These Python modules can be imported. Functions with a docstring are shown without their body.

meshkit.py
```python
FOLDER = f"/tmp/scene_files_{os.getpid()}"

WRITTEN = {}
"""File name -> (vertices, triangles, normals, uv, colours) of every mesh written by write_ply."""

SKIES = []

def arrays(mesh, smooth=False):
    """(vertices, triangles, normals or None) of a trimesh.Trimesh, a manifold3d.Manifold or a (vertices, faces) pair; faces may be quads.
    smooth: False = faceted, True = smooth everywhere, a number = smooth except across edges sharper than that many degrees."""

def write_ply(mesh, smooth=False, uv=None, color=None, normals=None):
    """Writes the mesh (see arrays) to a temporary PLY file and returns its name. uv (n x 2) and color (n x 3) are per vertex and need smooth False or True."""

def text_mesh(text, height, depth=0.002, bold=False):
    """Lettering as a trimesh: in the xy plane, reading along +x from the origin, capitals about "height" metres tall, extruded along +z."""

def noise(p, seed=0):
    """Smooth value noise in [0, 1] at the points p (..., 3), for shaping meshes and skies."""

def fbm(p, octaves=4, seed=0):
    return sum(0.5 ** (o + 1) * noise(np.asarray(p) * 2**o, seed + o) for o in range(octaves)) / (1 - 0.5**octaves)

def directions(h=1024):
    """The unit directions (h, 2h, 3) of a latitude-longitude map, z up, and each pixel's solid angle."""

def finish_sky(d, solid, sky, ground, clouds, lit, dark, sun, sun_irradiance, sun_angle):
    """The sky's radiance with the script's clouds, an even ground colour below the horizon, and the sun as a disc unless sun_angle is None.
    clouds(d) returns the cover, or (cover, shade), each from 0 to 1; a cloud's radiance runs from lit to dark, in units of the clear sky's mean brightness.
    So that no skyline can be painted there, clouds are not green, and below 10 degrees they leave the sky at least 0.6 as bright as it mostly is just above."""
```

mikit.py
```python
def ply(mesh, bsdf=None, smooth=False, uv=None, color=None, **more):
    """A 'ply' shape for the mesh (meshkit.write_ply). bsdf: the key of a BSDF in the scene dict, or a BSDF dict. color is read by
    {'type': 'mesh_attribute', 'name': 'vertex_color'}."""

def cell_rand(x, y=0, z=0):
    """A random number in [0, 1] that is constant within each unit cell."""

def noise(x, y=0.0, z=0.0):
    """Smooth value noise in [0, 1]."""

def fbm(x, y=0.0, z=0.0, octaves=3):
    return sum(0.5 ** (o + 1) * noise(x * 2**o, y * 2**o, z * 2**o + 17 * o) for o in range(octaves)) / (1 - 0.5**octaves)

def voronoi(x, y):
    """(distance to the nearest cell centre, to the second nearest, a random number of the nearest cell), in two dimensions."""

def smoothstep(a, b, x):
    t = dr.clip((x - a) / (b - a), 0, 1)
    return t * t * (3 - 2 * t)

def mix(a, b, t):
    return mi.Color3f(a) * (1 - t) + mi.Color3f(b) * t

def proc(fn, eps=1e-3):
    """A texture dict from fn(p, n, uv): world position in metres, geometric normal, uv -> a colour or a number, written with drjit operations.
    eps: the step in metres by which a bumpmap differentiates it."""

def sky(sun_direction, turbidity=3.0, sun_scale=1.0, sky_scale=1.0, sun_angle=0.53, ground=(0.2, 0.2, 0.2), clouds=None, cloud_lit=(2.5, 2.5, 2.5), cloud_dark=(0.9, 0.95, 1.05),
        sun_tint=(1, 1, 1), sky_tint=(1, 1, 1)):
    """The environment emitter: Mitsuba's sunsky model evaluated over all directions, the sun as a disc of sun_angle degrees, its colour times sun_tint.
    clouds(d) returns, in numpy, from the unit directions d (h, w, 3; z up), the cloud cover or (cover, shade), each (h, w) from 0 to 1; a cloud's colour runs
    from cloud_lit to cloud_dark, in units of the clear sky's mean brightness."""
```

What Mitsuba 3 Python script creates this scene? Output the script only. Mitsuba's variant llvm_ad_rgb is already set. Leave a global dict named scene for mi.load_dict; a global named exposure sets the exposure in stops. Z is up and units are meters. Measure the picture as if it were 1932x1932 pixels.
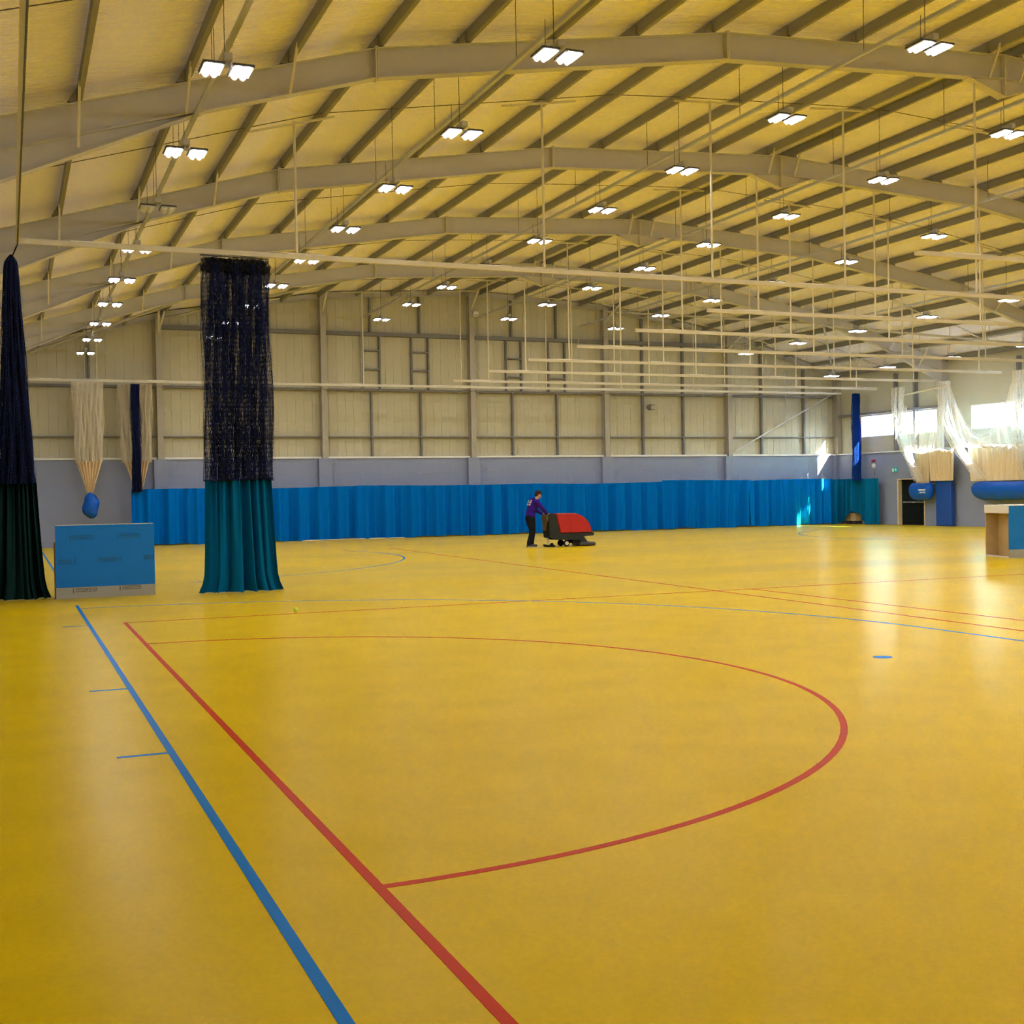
import math, random
import numpy as np, trimesh, manifold3d as m3
import drjit as dr, mitsuba as mi, mikit, meshkit
from mikit import proc, noise, fbm, smoothstep, mix

rng = np.random.RandomState(7)
T4 = mi.ScalarTransform4f
scene, labels = {}, {}

# ------------------------------------------------------------------ camera, sky, exposure
EYE = np.array([0, 0, 1.6622])
F_PX, YAW, PITCH, ROLL = 2310.76, 0.388295, -0.0145140, -0.0181801
cy, sy, cp, sp = math.cos(YAW), math.sin(YAW), math.cos(PITCH), math.sin(PITCH)
FWD = np.array([sy * cp, cy * cp, sp]); RIGHT = np.array([cy, -sy, 0.0]); UP = np.cross(RIGHT, FWD)
UP2 = -math.sin(ROLL) * RIGHT + math.cos(ROLL) * UP
scene['camera'] = {'type': 'perspective', 'fov': 2 * math.degrees(math.atan(966 / F_PX)), 'fov_axis': 'x', 'near_clip': 0.05, 'far_clip': 500.0,
                   'to_world': T4().look_at(origin=EYE.tolist(), target=(EYE + FWD).tolist(), up=UP2.tolist())}
exposure = -0.15
LAMP = 165.0            # radiance of the lamp tubes
scene['sky'] = mikit.sky([0.34, -1.0, 0.46], turbidity=3.0, sun_scale=600.0, sky_scale=650.0, ground=(0.3, 0.3, 0.3), sky_tint=(0.50, 1.0, 1.75))

# ------------------------------------------------------------------ materials
def rgb(*c): return {'type': 'rgb', 'value': list(c)}
def mat(name, col, rough=0.6, spec=0.3, metal=0.0):
    """matt paint, cloth and block as diffuse; anything with a sheen as rough plastic of that gloss"""
    col = col if isinstance(col, dict) else rgb(*col)
    if rough >= 0.5: b = {'type': 'diffuse', 'reflectance': col}
    else: b = {'type': 'roughplastic', 'distribution': 'ggx', 'alpha': rough ** 2, 'int_ior': 2 / (1 - math.sqrt(0.08 * spec)) - 1, 'diffuse_reflectance': col}
    scene[name] = {'type': 'twosided', 'bsdf': b}
    return name
def floor_col(p, n, uv):
    a = fbm(p.x * 0.35, p.y * 0.9, 3.1, 3)
    b = fbm(p.x * 2.3, p.y * 2.3, 9.0, 3)
    sp = noise(p.x * 60, p.y * 60, 1.0)
    band = noise(p.x * 0.12 + 4.0, p.y * 0.55, 2.0)
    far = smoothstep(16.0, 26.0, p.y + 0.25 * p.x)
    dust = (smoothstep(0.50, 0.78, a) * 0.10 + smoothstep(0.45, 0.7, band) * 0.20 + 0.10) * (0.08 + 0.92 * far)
    scuff = smoothstep(0.60, 0.78, fbm(p.x * 1.1 + 7.0, p.y * 3.0, 5.0, 3)) * 0.05
    swath = smoothstep(0.16, 0.08, dr.abs(p.y - 34.95)) * smoothstep(4.0, 6.0, p.x) * smoothstep(15.2, 14.8, p.x)
    dust = dust * (1.0 - swath)
    clean = mi.Color3f(0.70, 0.475, 0.0)
    c = clean * (0.92 + 0.12 * b + 0.06 * sp)
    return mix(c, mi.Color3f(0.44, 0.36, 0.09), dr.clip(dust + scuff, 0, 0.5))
def wear_col(base, amt=0.10, s=1.5):
    def f(p, n, uv):
        v = fbm(p.x * s, p.y * s, p.z * s, 3)
        return mi.Color3f(*base) * (1.0 - amt + 2 * amt * v)
    return f
mat('m_floor', proc(floor_col), rough=0.25, spec=0.009)
mat('m_red', (0.52, 0.045, 0.012), rough=0.3, spec=0.008)
mat('m_blue', (0.012, 0.18, 0.56), rough=0.3, spec=0.008)
mat('m_roof', proc(wear_col((0.84, 0.80, 0.95), 0.015, 0.6)), rough=0.5, spec=0.3)
mat('m_clad', proc(wear_col((0.475, 0.44, 0.30), 0.02, 0.7)), rough=0.5, spec=0.25)
mat('m_block', proc(wear_col((0.235, 0.265, 0.36), 0.02, 2.0)), rough=0.85, spec=0.1)
mat('m_steel', (0.50, 0.48, 0.44), rough=0.5, spec=0.35)
mat('m_column', (0.37, 0.34, 0.27), rough=0.5, spec=0.3)
mat('m_purlin', (0.26, 0.245, 0.19), rough=0.5, spec=0.4)
mat('m_girt', (0.17, 0.165, 0.15), rough=0.5, spec=0.5)
mat('m_cream', (0.60, 0.56, 0.44), rough=0.5, spec=0.4)
mat('m_white', (0.78, 0.78, 0.76), rough=0.35, spec=0.5)
mat('m_galv', (0.45, 0.45, 0.44), rough=0.32, spec=0.6, metal=0.5)
mat('m_dark', (0.035, 0.035, 0.04), rough=0.45, spec=0.4)
mat('m_black', (0.012, 0.012, 0.013), rough=0.6, spec=0.3)
mat('m_cable', (0.10, 0.09, 0.07), rough=0.6)
mat('m_navynet', (0.012, 0.016, 0.055), rough=0.8, spec=0.1)
mat('m_bundle', (0.006, 0.030, 0.16), rough=0.8, spec=0.1)
mat('m_whitenet', (0.80, 0.74, 0.60), rough=0.8, spec=0.1)
mat('m_teal', (0.002, 0.090, 0.215), rough=0.8, spec=0.04)
mat('m_tealblue', (0.001, 0.118, 0.47), rough=0.8, spec=0.04)
mat('m_darkgreen', (0.006, 0.022, 0.022), rough=0.8, spec=0.05)
mat('m_canvas', (0.74, 0.60, 0.38), rough=0.8, spec=0.1)
mat('m_bag', (0.004, 0.085, 0.46), rough=0.4, spec=0.2)
mat('m_pad', (0.008, 0.065, 0.34), rough=0.45, spec=0.4)
mat('m_boxblue', (0.018, 0.150, 0.47), rough=0.6, spec=0.25)
mat('m_boxgrey', (0.30, 0.29, 0.24), rough=0.7, spec=0.2)
mat('m_boxedge', (0.62, 0.58, 0.52), rough=0.7, spec=0.2)
mat('m_ply', proc(wear_col((0.50, 0.36, 0.18), 0.12, 5.0)), rough=0.7, spec=0.2)
mat('m_print', (0.025, 0.09, 0.19), rough=0.7)
mat('m_printgrey', (0.13, 0.125, 0.11), rough=0.7)
mat('m_hood', (0.030, 0.012, 0.18), rough=0.85, spec=0.1)
mat('m_trousers', (0.010, 0.011, 0.016), rough=0.85, spec=0.1)
mat('m_skin', (0.48, 0.27, 0.19), rough=0.55, spec=0.3)
mat('m_hair', (0.030, 0.020, 0.015), rough=0.6)
mat('m_redtank', (0.44, 0.014, 0.012), rough=0.4, spec=0.3)
mat('m_darkgrey', (0.028, 0.031, 0.031), rough=0.5, spec=0.35)
mat('m_tan', (0.12, 0.085, 0.04), rough=0.6)
mat('m_ball', (0.62, 0.80, 0.10), rough=0.9, spec=0.05)
mat('m_door', (0.008, 0.010, 0.010), rough=0.6, spec=0.5)
mat('m_exit', (0.02, 0.45, 0.38), rough=0.4)
mat('m_alarm', (0.40, 0.02, 0.03), rough=0.4)
mat('m_callblue', (0.03, 0.07, 0.30), rough=0.4)
mat('m_outside', (0.35, 0.55, 0.60), rough=0.8)
mat('m_ground', (0.25, 0.25, 0.23), rough=0.9)
mat('m_rope', (0.16, 0.14, 0.11), rough=0.8)
scene['m_glass'] = {'type': 'thindielectric'}
scene['m_lampoff'] = {'type': 'diffuse', 'reflectance': rgb(0.8, 0.8, 0.8)}

# ------------------------------------------------------------------ mesh helpers
def cat(*ms):
    ms = [m for m in ms if m is not None]
    v, f, o = [], [], 0
    for a, b in ms:
        v.append(np.asarray(a, float)); f.append(np.asarray(b, int) + o); o += len(a)
    return np.vstack(v), np.vstack(f)
BF = np.array([[0, 2, 1], [0, 3, 2], [4, 5, 6], [4, 6, 7], [0, 1, 5], [0, 5, 4], [1, 2, 6], [1, 6, 5], [2, 3, 7], [2, 7, 6], [3, 0, 4], [3, 4, 7]])
def box(x0, x1, y0, y1, z0, z1):
    return np.array([[x0, y0, z0], [x1, y0, z0], [x1, y1, z0], [x0, y1, z0], [x0, y0, z1], [x1, y0, z1], [x1, y1, z1], [x0, y1, z1]], float), BF
def bbox(x0, x1, y0, y1, z0, z1, b=0.01):
    """a box with chamfered edges"""
    pts = []
    for sx in (0, 1):
        for sy_ in (0, 1):
            for sz in (0, 1):
                X, Y, Z = (x1 if sx else x0), (y1 if sy_ else y0), (z1 if sz else z0)
                dx, dy, dz = (-b if sx else b), (-b if sy_ else b), (-b if sz else b)
                pts += [[X, Y + dy, Z + dz], [X + dx, Y, Z + dz], [X + dx, Y + dy, Z]]
    h = m3.Manifold.hull_points(np.array(pts, float)).to_mesh()
    return np.array(h.vert_properties[:, :3]), np.array(h.tri_verts)
def prism(poly, a0, a1, axis='y'):
    """polygon (convex or not, 2D) extruded along an axis: 'y' polygon in xz, 'x' polygon in yz, 'z' polygon in xy"""
    from shapely.geometry import Polygon
    m = trimesh.creation.extrude_polygon(Polygon(poly), a1 - a0, engine='earcut')
    v = np.array(m.vertices); v[:, 2] += a0
    f = np.array(m.faces)
    if axis == 'y': v = v[:, [0, 2, 1]]; f = f[:, ::-1]
    elif axis == 'x': v = v[:, [2, 0, 1]]
    return v, f
def tube(pts, r, n=8, caps=True):
    p = np.asarray(pts, float)
    t = np.gradient(p, axis=0); t /= np.linalg.norm(t, axis=1, keepdims=True) + 1e-12
    ref = np.array([0, 0, 1.0]) if abs(t[:, 2]).mean() < 0.85 else np.array([1.0, 0, 0])
    a = np.cross(t, ref); a /= np.linalg.norm(a, axis=1, keepdims=True) + 1e-12
    b = np.cross(t, a)
    ang = np.arange(n) * 2 * np.pi / n + np.pi / n
    r = np.broadcast_to(r, (len(p),))
    v = (p[:, None] + r[:, None, None] * (np.cos(ang)[None, :, None] * a[:, None] + np.sin(ang)[None, :, None] * b[:, None])).reshape(-1, 3)
    f = []
    for i in range(len(p) - 1):
        for j in range(n):
            q = [i * n + j, i * n + (j + 1) % n, (i + 1) * n + (j + 1) % n, (i + 1) * n + j]
            f += [[q[0], q[2], q[1]], [q[0], q[3], q[2]]]
    if caps:
        v = np.vstack([v, p[:1], p[-1:]])
        L = len(p) * n
        for j in range(n):
            f += [[L, j, (j + 1) % n], [L + 1, L - n + (j + 1) % n, L - n + j]]
    return v, np.array(f)
def strands(lines, r, k=3):
    """many polylines (L, n, 3) as thin 3-sided strings, one mesh"""
    p = np.asarray(lines, float); L, n, _ = p.shape
    t = np.gradient(p, axis=1); t /= np.linalg.norm(t, axis=2, keepdims=True) + 1e-12
    ref = np.where(np.abs(t[..., 2:]) < 0.8, [0, 0, 1.0], [0.6, 0.8, 0])
    a = np.cross(t, ref); a /= np.linalg.norm(a, axis=2, keepdims=True) + 1e-12
    b = np.cross(t, a)
    ang = np.arange(k) * 2 * np.pi / k
    v = p[:, :, None] + r * (np.cos(ang)[:, None] * a[:, :, None] + np.sin(ang)[:, None] * b[:, :, None])
    i, j, l = np.meshgrid(np.arange(L), np.arange(n - 1), np.arange(k), indexing='ij')
    base = (i * n + j) * k
    q0, q1, q2, q3 = base + l, base + (l + 1) % k, base + k + (l + 1) % k, base + k + l
    f = np.concatenate([np.stack([q0, q2, q1], -1).reshape(-1, 3), np.stack([q0, q3, q2], -1).reshape(-1, 3)])
    return v.reshape(-1, 3), f
def grid(P):
    """surface from a (n, m, 3) grid of points"""
    n, m, _ = P.shape
    i, j = np.meshgrid(np.arange(n - 1), np.arange(m - 1), indexing='ij')
    q = i * m + j
    f = np.concatenate([np.stack([q, q + m, q + m + 1], -1).reshape(-1, 3), np.stack([q, q + m + 1, q + 1], -1).reshape(-1, 3)])
    return P.reshape(-1, 3), f
def net(P, r, stepu=1, stepv=1):
    """the threads of a mesh over a grid of points"""
    a = strands(P[:, ::1][::stepu], r)
    b = strands(np.swapaxes(P, 0, 1)[::stepv], r)
    return cat(a, b)
def move(m, d=(0, 0, 0), rz=0.0, about=(0, 0)):
    v = np.array(m[0], float)
    c, s = math.cos(rz), math.sin(rz)
    x, y = v[:, 0] - about[0], v[:, 1] - about[1]
    v[:, 0], v[:, 1] = c * x - s * y + about[0], s * x + c * y + about[1]
    return v + np.asarray(d, float), m[1]
def revolve(prof, n=24):
    m = trimesh.creation.revolve(np.array(prof, float), sections=n)
    return np.array(m.vertices), np.array(m.faces)
def sphere(c, r, sub=2, s=(1, 1, 1)):
    m = trimesh.creation.icosphere(subdivisions=sub, radius=1.0)
    return np.array(m.vertices) * np.array(s) * r + np.array(c), np.array(m.faces)

# ------------------------------------------------------------------ naming
used = {}
def key(name):
    n = used.get(name, 0); used[name] = n + 1
    return name if n == 0 else f'{name}_{n:03d}'
def ent(name, mesh, bsdf, smooth=False, label=None, **k):
    q = key(name)
    scene[q] = mikit.ply(mesh, bsdf, smooth=smooth, **k)
    if label: labels[q] = {'label': label}
    return q
def thing(name, label, category, group=None):
    q = key(name); labels[q] = {'label': label, 'category': category}
    if group: labels[q]['group'] = group
    return q
def struct(name, mesh, bsdf, smooth=False, label=None):
    q = ent(name, mesh, bsdf, smooth)
    labels[q] = {'kind': 'structure'}
    if label: labels[q]['label'] = label
    return q
def stuff(q, label=None):
    labels.setdefault(q, {}).update({'kind': 'stuff'}); 
    if label: labels[q]['label'] = label
NTH = ['nearest', 'second nearest', 'third nearest', 'fourth nearest', 'fifth nearest', 'sixth nearest', 'seventh nearest', 'eighth nearest', 'ninth nearest', 'tenth nearest']
COUNT = ['leftmost', 'second from the left', 'third from the left', 'fourth from the left', 'fifth from the left', 'sixth from the left', 'seventh from the left']

# ------------------------------------------------------------------ the hall: dimensions
X0, X1, XC = -0.35, 36.35, 18.0
YB, YF = -18.66, 48.2
BAY = 7.43
FRAMES = [-11.24, -3.81, 3.62, 11.05, 18.48, 25.91, 33.34, 40.77]
ROOF = [(-0.75, 6.81), (5.4, 8.62), (11.75, 9.65), (18.0, 10.0), (24.25, 9.65), (30.6, 8.62), (36.75, 6.81)]
def top(x): return float(np.interp(x, [p[0] for p in ROOF], [p[1] for p in ROOF]))

# floor
struct('floor', box(-1.2, 37.2, YB - 0.4, YF + 0.4, -0.2, 0.0), 'm_floor', label='glossy yellow sports hall floor')
def strip(pts, w, z=0.0016, closed=False):
    p = np.asarray(pts, float); t = np.gradient(p, axis=0); t /= np.linalg.norm(t, axis=1, keepdims=True)
    nrm = np.stack([-t[:, 1], t[:, 0]], 1)
    a, b = p + nrm * w / 2, p - nrm * w / 2
    P = np.stack([np.c_[b, np.full(len(p), z)], np.c_[a, np.full(len(p), z)]], 1)
    v, f = grid(P)
    top_v = v; bot = v.copy(); bot[:, 2] = -0.003
    n = len(v)
    side = []
    for i in range(len(p) - 1):
        q = [2 * i, 2 * i + 2, 2 * i + n, 2 * i + 2 + n]; side += [[q[0], q[2], q[1]], [q[1], q[2], q[3]]]
        q = [2 * i + 1, 2 * i + 3, 2 * i + 1 + n, 2 * i + 3 + n]; side += [[q[0], q[1], q[2]], [q[1], q[3], q[2]]]
    return np.vstack([top_v, bot]), np.vstack([f, np.array(side)])
def line(a, b, w, z=0.0016): return strip(np.linspace(a, b, 2), w, z)
def arc(c, r, a0, a1, n=48):
    t = np.radians(np.linspace(a0, a1, n)); return np.stack([c[0] + r * np.cos(t), c[1] + r * np.sin(t)], 1)
XB, YC = 1.413, 9.902
ent('floor__red_line', line((XB, 2.28), (XB, 17.53), 0.05), 'm_red', label='red painted court baseline running away from the camera')
ent('floor__red_line', strip(arc((XB, YC), 4.875, -90, 90, 72), 0.05, 0.0015), 'm_red', label='red painted goal semicircle')
ent('floor__red_line', line((XB + .025, 17.5), (31.9, 17.5), 0.05, 0.0014), 'm_red', label='thin red sideline beyond the semicircle')
ent('floor__red_line', line((11.46, 2.3), (11.46, 17.47), 0.05, 0.0015), 'm_red', label='thin red cross line on the right')
ent('floor__red_line', line((10.56, 7.0), (11.25, 38.0), 0.05, 0.0013), 'm_red', label='long thin red line running into the distance')
ent('floor__blue_line', line((0.945, 0.0), (0.945, 20.85), 0.05), 'm_blue', label='blue painted goal line running away from the camera')
ent('floor__blue_line', line((0.945, 24.0), (0.945, 43.5), 0.05), 'm_blue', label='blue line behind the blue boarded box')
for yy in (2.1, 8.31, 11.33, 17.37):
    ent('floor__blue_tick', line((0.60, yy), (0.92, yy), 0.05, 0.0015), 'm_blue', label='short blue tick mark beside the blue goal line')
def dee(c): return np.vstack([arc((0.945, c - 1.5), 9.0, -90, 0, 40), arc((0.945, c + 1.5), 9.0, 0, 90, 40)])
ent('floor__blue_line', strip(dee(9.75), 0.05, 0.0014), 'm_blue', label='large faint blue shooting circle around the red semicircle')
ent('floor__blue_line', strip(arc((0.945, 34.2), 9.2, -75, 20, 50), 0.05, 0.0014), 'm_blue', label='blue shooting circle on the far court')
ent('floor__blue_line', strip(arc((34.5, 33.0), 9.0, 120, 200, 40), 0.04, 0.0014), 'm_blue', label='faint blue arc near the far right')
v, f = revolve([[0, 0.0018], [0.095, 0.0018], [0.095, -0.003], [0, -0.003]], 24)
ent('floor__blue_spot', move((v, f), (7.87, 9.72, 0)), 'm_blue', label='blue penalty spot on the right')

# ceiling: ribbed liner sheets
ys = []
for k in range(int((YF - YB + 0.8) / 0.1)):
    y = YB - 0.4 + 0.1 * k
    ys += [(y, 0), (y + 0.062, 0), (y + 0.070, -0.009), (y + 0.092, -0.009)]
ys = np.array(ys)
SHEET = 0.24
P = np.stack([np.stack([np.full(len(ys), px), ys[:, 0], pz + SHEET + ys[:, 1]], 1) for px, pz in ([(-1.3, ROOF[0][1] - 0.16)] + ROOF + [(37.3, ROOF[0][1] - 0.16)])], 0)
struct('ceiling', grid(P), 'm_roof', label='pale ribbed roof liner sheets of the curved roof')
PURLX = [-0.45, 1.0, 2.5, 4.03, 5.45, 6.9, 8.42, 9.97, 11.46, 13.02, 14.5, 16.05, 17.62]
PURLX = PURLX + [36 - x for x in PURLX[::-1]]
def zpoly(x, z, s, h=0.2, w=0.068, t=0.006):
    """C-section purlin: x position, bottom z, direction of the lips"""
    return [(x, z), (x + s * w, z), (x + s * w, z + 0.016), (x + s * (w - t), z + 0.016), (x + s * (w - t), z + t), (x + s * t, z + t), (x + s * t, z + h - t), (x + s * w, z + h - t), (x + s * w, z + h), (x, z + h)]
for i, px in enumerate(PURLX):
    s = 1 if px < 18 else -1
    ent('ceiling__purlin', prism(zpoly(px, top(px) + 0.03, s), YB + 0.05, YF - 0.02, 'y'), 'm_purlin', label='thin grey steel roof purlin' if i == 0 else None)
for yb in [YB + BAY * (k + 0.5) for k in range(9)]:
    ms = []
    for a, b in zip(PURLX[:-1], PURLX[1:]):
        ms.append(tube([(a, yb, top(a) + 0.1), (b, yb, top(b) + 0.1)], 0.008, 5))
    ent('ceiling__sag_rod', cat(*ms), 'm_cable', label='thin dark tie rod line between the purlins')

# walls
WH = 3.22
def ribwall_far(y, x0, x1, z0, ztop, nose):
    xs = []
    for k in range(int((x1 - x0) / 0.34) + 1):
        x = x0 + 0.34 * k
        xs += [(x, 0), (x + 0.30, 0), (x + 0.307, nose * 0.012), (x + 0.333, nose * 0.012)]
    xs = np.array([q for q in xs if q[0] <= x1])
    A = np.stack([xs[:, 0], y + xs[:, 1], np.full(len(xs), z0)], 1)
    B = np.stack([xs[:, 0], y + xs[:, 1], np.array([ztop(x) for x in xs[:, 0]])], 1)
    return grid(np.stack([B, A], 0))
wf = struct('wall_far', box(-1.0, 37.0, YF - 0.16, YF + 0.25, 0, WH), 'm_block', label='lilac grey painted block wall at the far end')
ent('wall_far__cladding', ribwall_far(YF + 0.05, -1.0, 37.0, WH, lambda x: top(x) + SHEET + .02, -1), 'm_clad', label='cream ribbed cladding of the far gable')
GCOL = [-0.8, 5.3, 11.62, 17.93, 24.15, 30.4, 36.42]
def colH(x, y0, y1, z0, z1, w=0.22, t=0.014):
    return cat(box(x - w / 2, x + w / 2, y0, y0 + t, z0, z1), box(x - w / 2, x + w / 2, y1 - t, y1, z0, z1), box(x - 0.005, x + 0.005, y0 + t, y1 - t, z0, z1))
for x in GCOL:
    ent('wall_far__column', colH(x, YF - 0.34, YF + 0.04, WH + 0.0, top(x) + 0.05), 'm_column', label='steel column of the far gable')
    ent('wall_far__pier', box(x - 0.27, x + 0.25, YF - 0.36, YF - 0.15, 0, WH), 'm_block', label='block pier under a gable column')
edges = sorted(GCOL)
for a, b in zip(edges[:-1], edges[1:]):
    a2, b2 = a + 0.13, b - 0.13
    ent('wall_far__sill', box(a2, b2, YF - 0.22, YF + 0.05, WH, WH + 0.075), 'm_white', label='pale sill flashing along the top of the block wall')
    ent('wall_far__girt', box(a2, b2, YF - 0.14, YF + 0.04, 4.06, 4.11), 'm_girt')
    ent('wall_far__girt', box(a2, b2, YF - 0.14, YF + 0.04, 5.93, 6.03), 'm_girt')
    if a > 5 and b < 31: ent('wall_far__girt', box(a2, b2, YF - 0.16, YF + 0.04, 8.17, 8.32), 'm_girt')
    # gable rafter
    xs = [a] + [p[0] for p in ROOF if a < p[0] < b] + [b]
    for c, d in zip(xs[:-1], xs[1:]):
        zc, zd = top(c) - 0.03, top(d) - 0.03
        ent('wall_far__gable_rafter', cat(prism([(c, zc), (d, zd), (d, zd + .014), (c, zc + .014)], YF - 0.24, YF - 0.04), prism([(c, zc + .2), (d, zd + .2), (d, zd + .214), (c, zc + .214)], YF - 0.24, YF - 0.04), prism([(c, zc), (d, zd), (d, zd + .2), (c, zc + .2)], YF - 0.15, YF - 0.14)), 'm_steel')
def post(x, z0, z1, w=0.07): ent('wall_far__post', box(x - w / 2, x + w / 2, YF - 0.12, YF + 0.05, z0, z1), 'm_girt')
for x in (7.4, 9.5, 13.62, 15.72, 19.8, 21.88): post(x, 8.3, top(x)); post(x, WH + .07, 5.95)
for x in (2.8,): post(x, 6.0, top(x))
for x in (26.05, 28.1): post(x, WH + .07, 8.2, .085); post(x, 8.3, top(x), .085)
for x in (32.25, 34.6): post(x, WH + .07, top(x), .085)
for a, b, h1, h2 in ((13.28, 14.0, 7.58, 6.82), (15.36, 16.08, 7.56, 6.80), (19.54, 20.24, 7.40, 6.62), (21.5, 22.28, 7.38, 6.60)):
    post(a, 6.0, 8.2, .06); post(b, 6.0, 8.2, .06)
    for h in (h1, h2): ent('wall_far__trimmer', box(a + .03, b - .03, YF - 0.12, YF + 0.05, h - .03, h + .03), 'm_girt')
ent('wall_far__brace', tube([(30.5, YF - 0.3, 3.36), (36.35, YF - 0.3, 6.25)], 0.035, 10), 'm_steel', smooth=40, label='diagonal tube brace in the corner bay of the far gable')
for x, s in ((5.3, -1), (5.3, 1), (11.62, -1), (17.93, -1), (24.15, 1), (30.4, 1)):
    xx = x
    ent('wall_far__knee_brace', tube([(xx, YF - 0.33, top(xx) - 0.55), (xx + 0.1 * s, YF - 1.5, top(xx) + 0.04)], 0.04, 8), 'm_cream', smooth=40)

def sidewall(side):
    s = 1 if side == 'right' else -1
    X = X1 if s > 0 else X0
    xo = X + s * 0.35
    xs_ = sorted((X, xo))
    struct(f'wall_{side}', box(xs_[0], xs_[1], YB - 0.2, YF + 0.2, 0, WH) if s < 0 else cat(box(X, xo, YB - 0.2, 42.0, 0, WH), box(X, xo, 43.75, YF + 0.2, 0, WH), box(X, xo, 42.0, 43.75, 2.02, WH), box(xo - .05, xo, 42.0, 43.75, 0, 2.02)), 'm_block', label=f'lilac grey painted block wall on the {side}')
    xc = X + s * 0.2
    def panel(y0, y1, z0, z1, kind='cladding'):
        ent(f'wall_{side}__{kind}', box(min(xc, xc + s * .1), max(xc, xc + s * .04), y0, y1, z0, z1), 'm_clad')
    zt = top(xc) + SHEET + 0.05
    if s < 0: panel(YB - .2, YF + .2, WH, zt)
    else:
        panel(YB - .2, YF + .2, WH, 4.0); panel(YB - .2, YF + .2, 4.95, zt)
        cuts = [YB - .2] + [e for w in WINS for e in w] + [YF + .2]
        for a, b in zip(cuts[::2], cuts[1::2]): panel(a, b, 4.0, 4.95)
WINS = [(34.0, 36.45), (36.95, 39.4), (41.35, 43.7), (44.05, 46.42)]
sidewall('left'); sidewall('right')
xc = X1 + 0.2
for i, (a, b) in enumerate(WINS):
    w = f'window_{i + 1}'
    t = 0.05
    struct(w, cat(box(xc - .02, xc + .06, a, b, 3.97, 4.02), box(xc - .02, xc + .06, a, b, 4.93, 4.98), box(xc - .02, xc + .06, a, a + t, 4.02, 4.93), box(xc - .02, xc + .06, b - t, b, 4.02, 4.93)), 'm_white', label='high strip window with a pale frame in the right wall')
    ent(w + '__pane', (np.array([[xc + .02, a + t, 4.02], [xc + .02, b - t, 4.02], [xc + .02, b - t, 4.93], [xc + .02, a + t, 4.93]]), np.array([[0, 1, 2], [0, 2, 3]])), 'm_glass')
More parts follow.
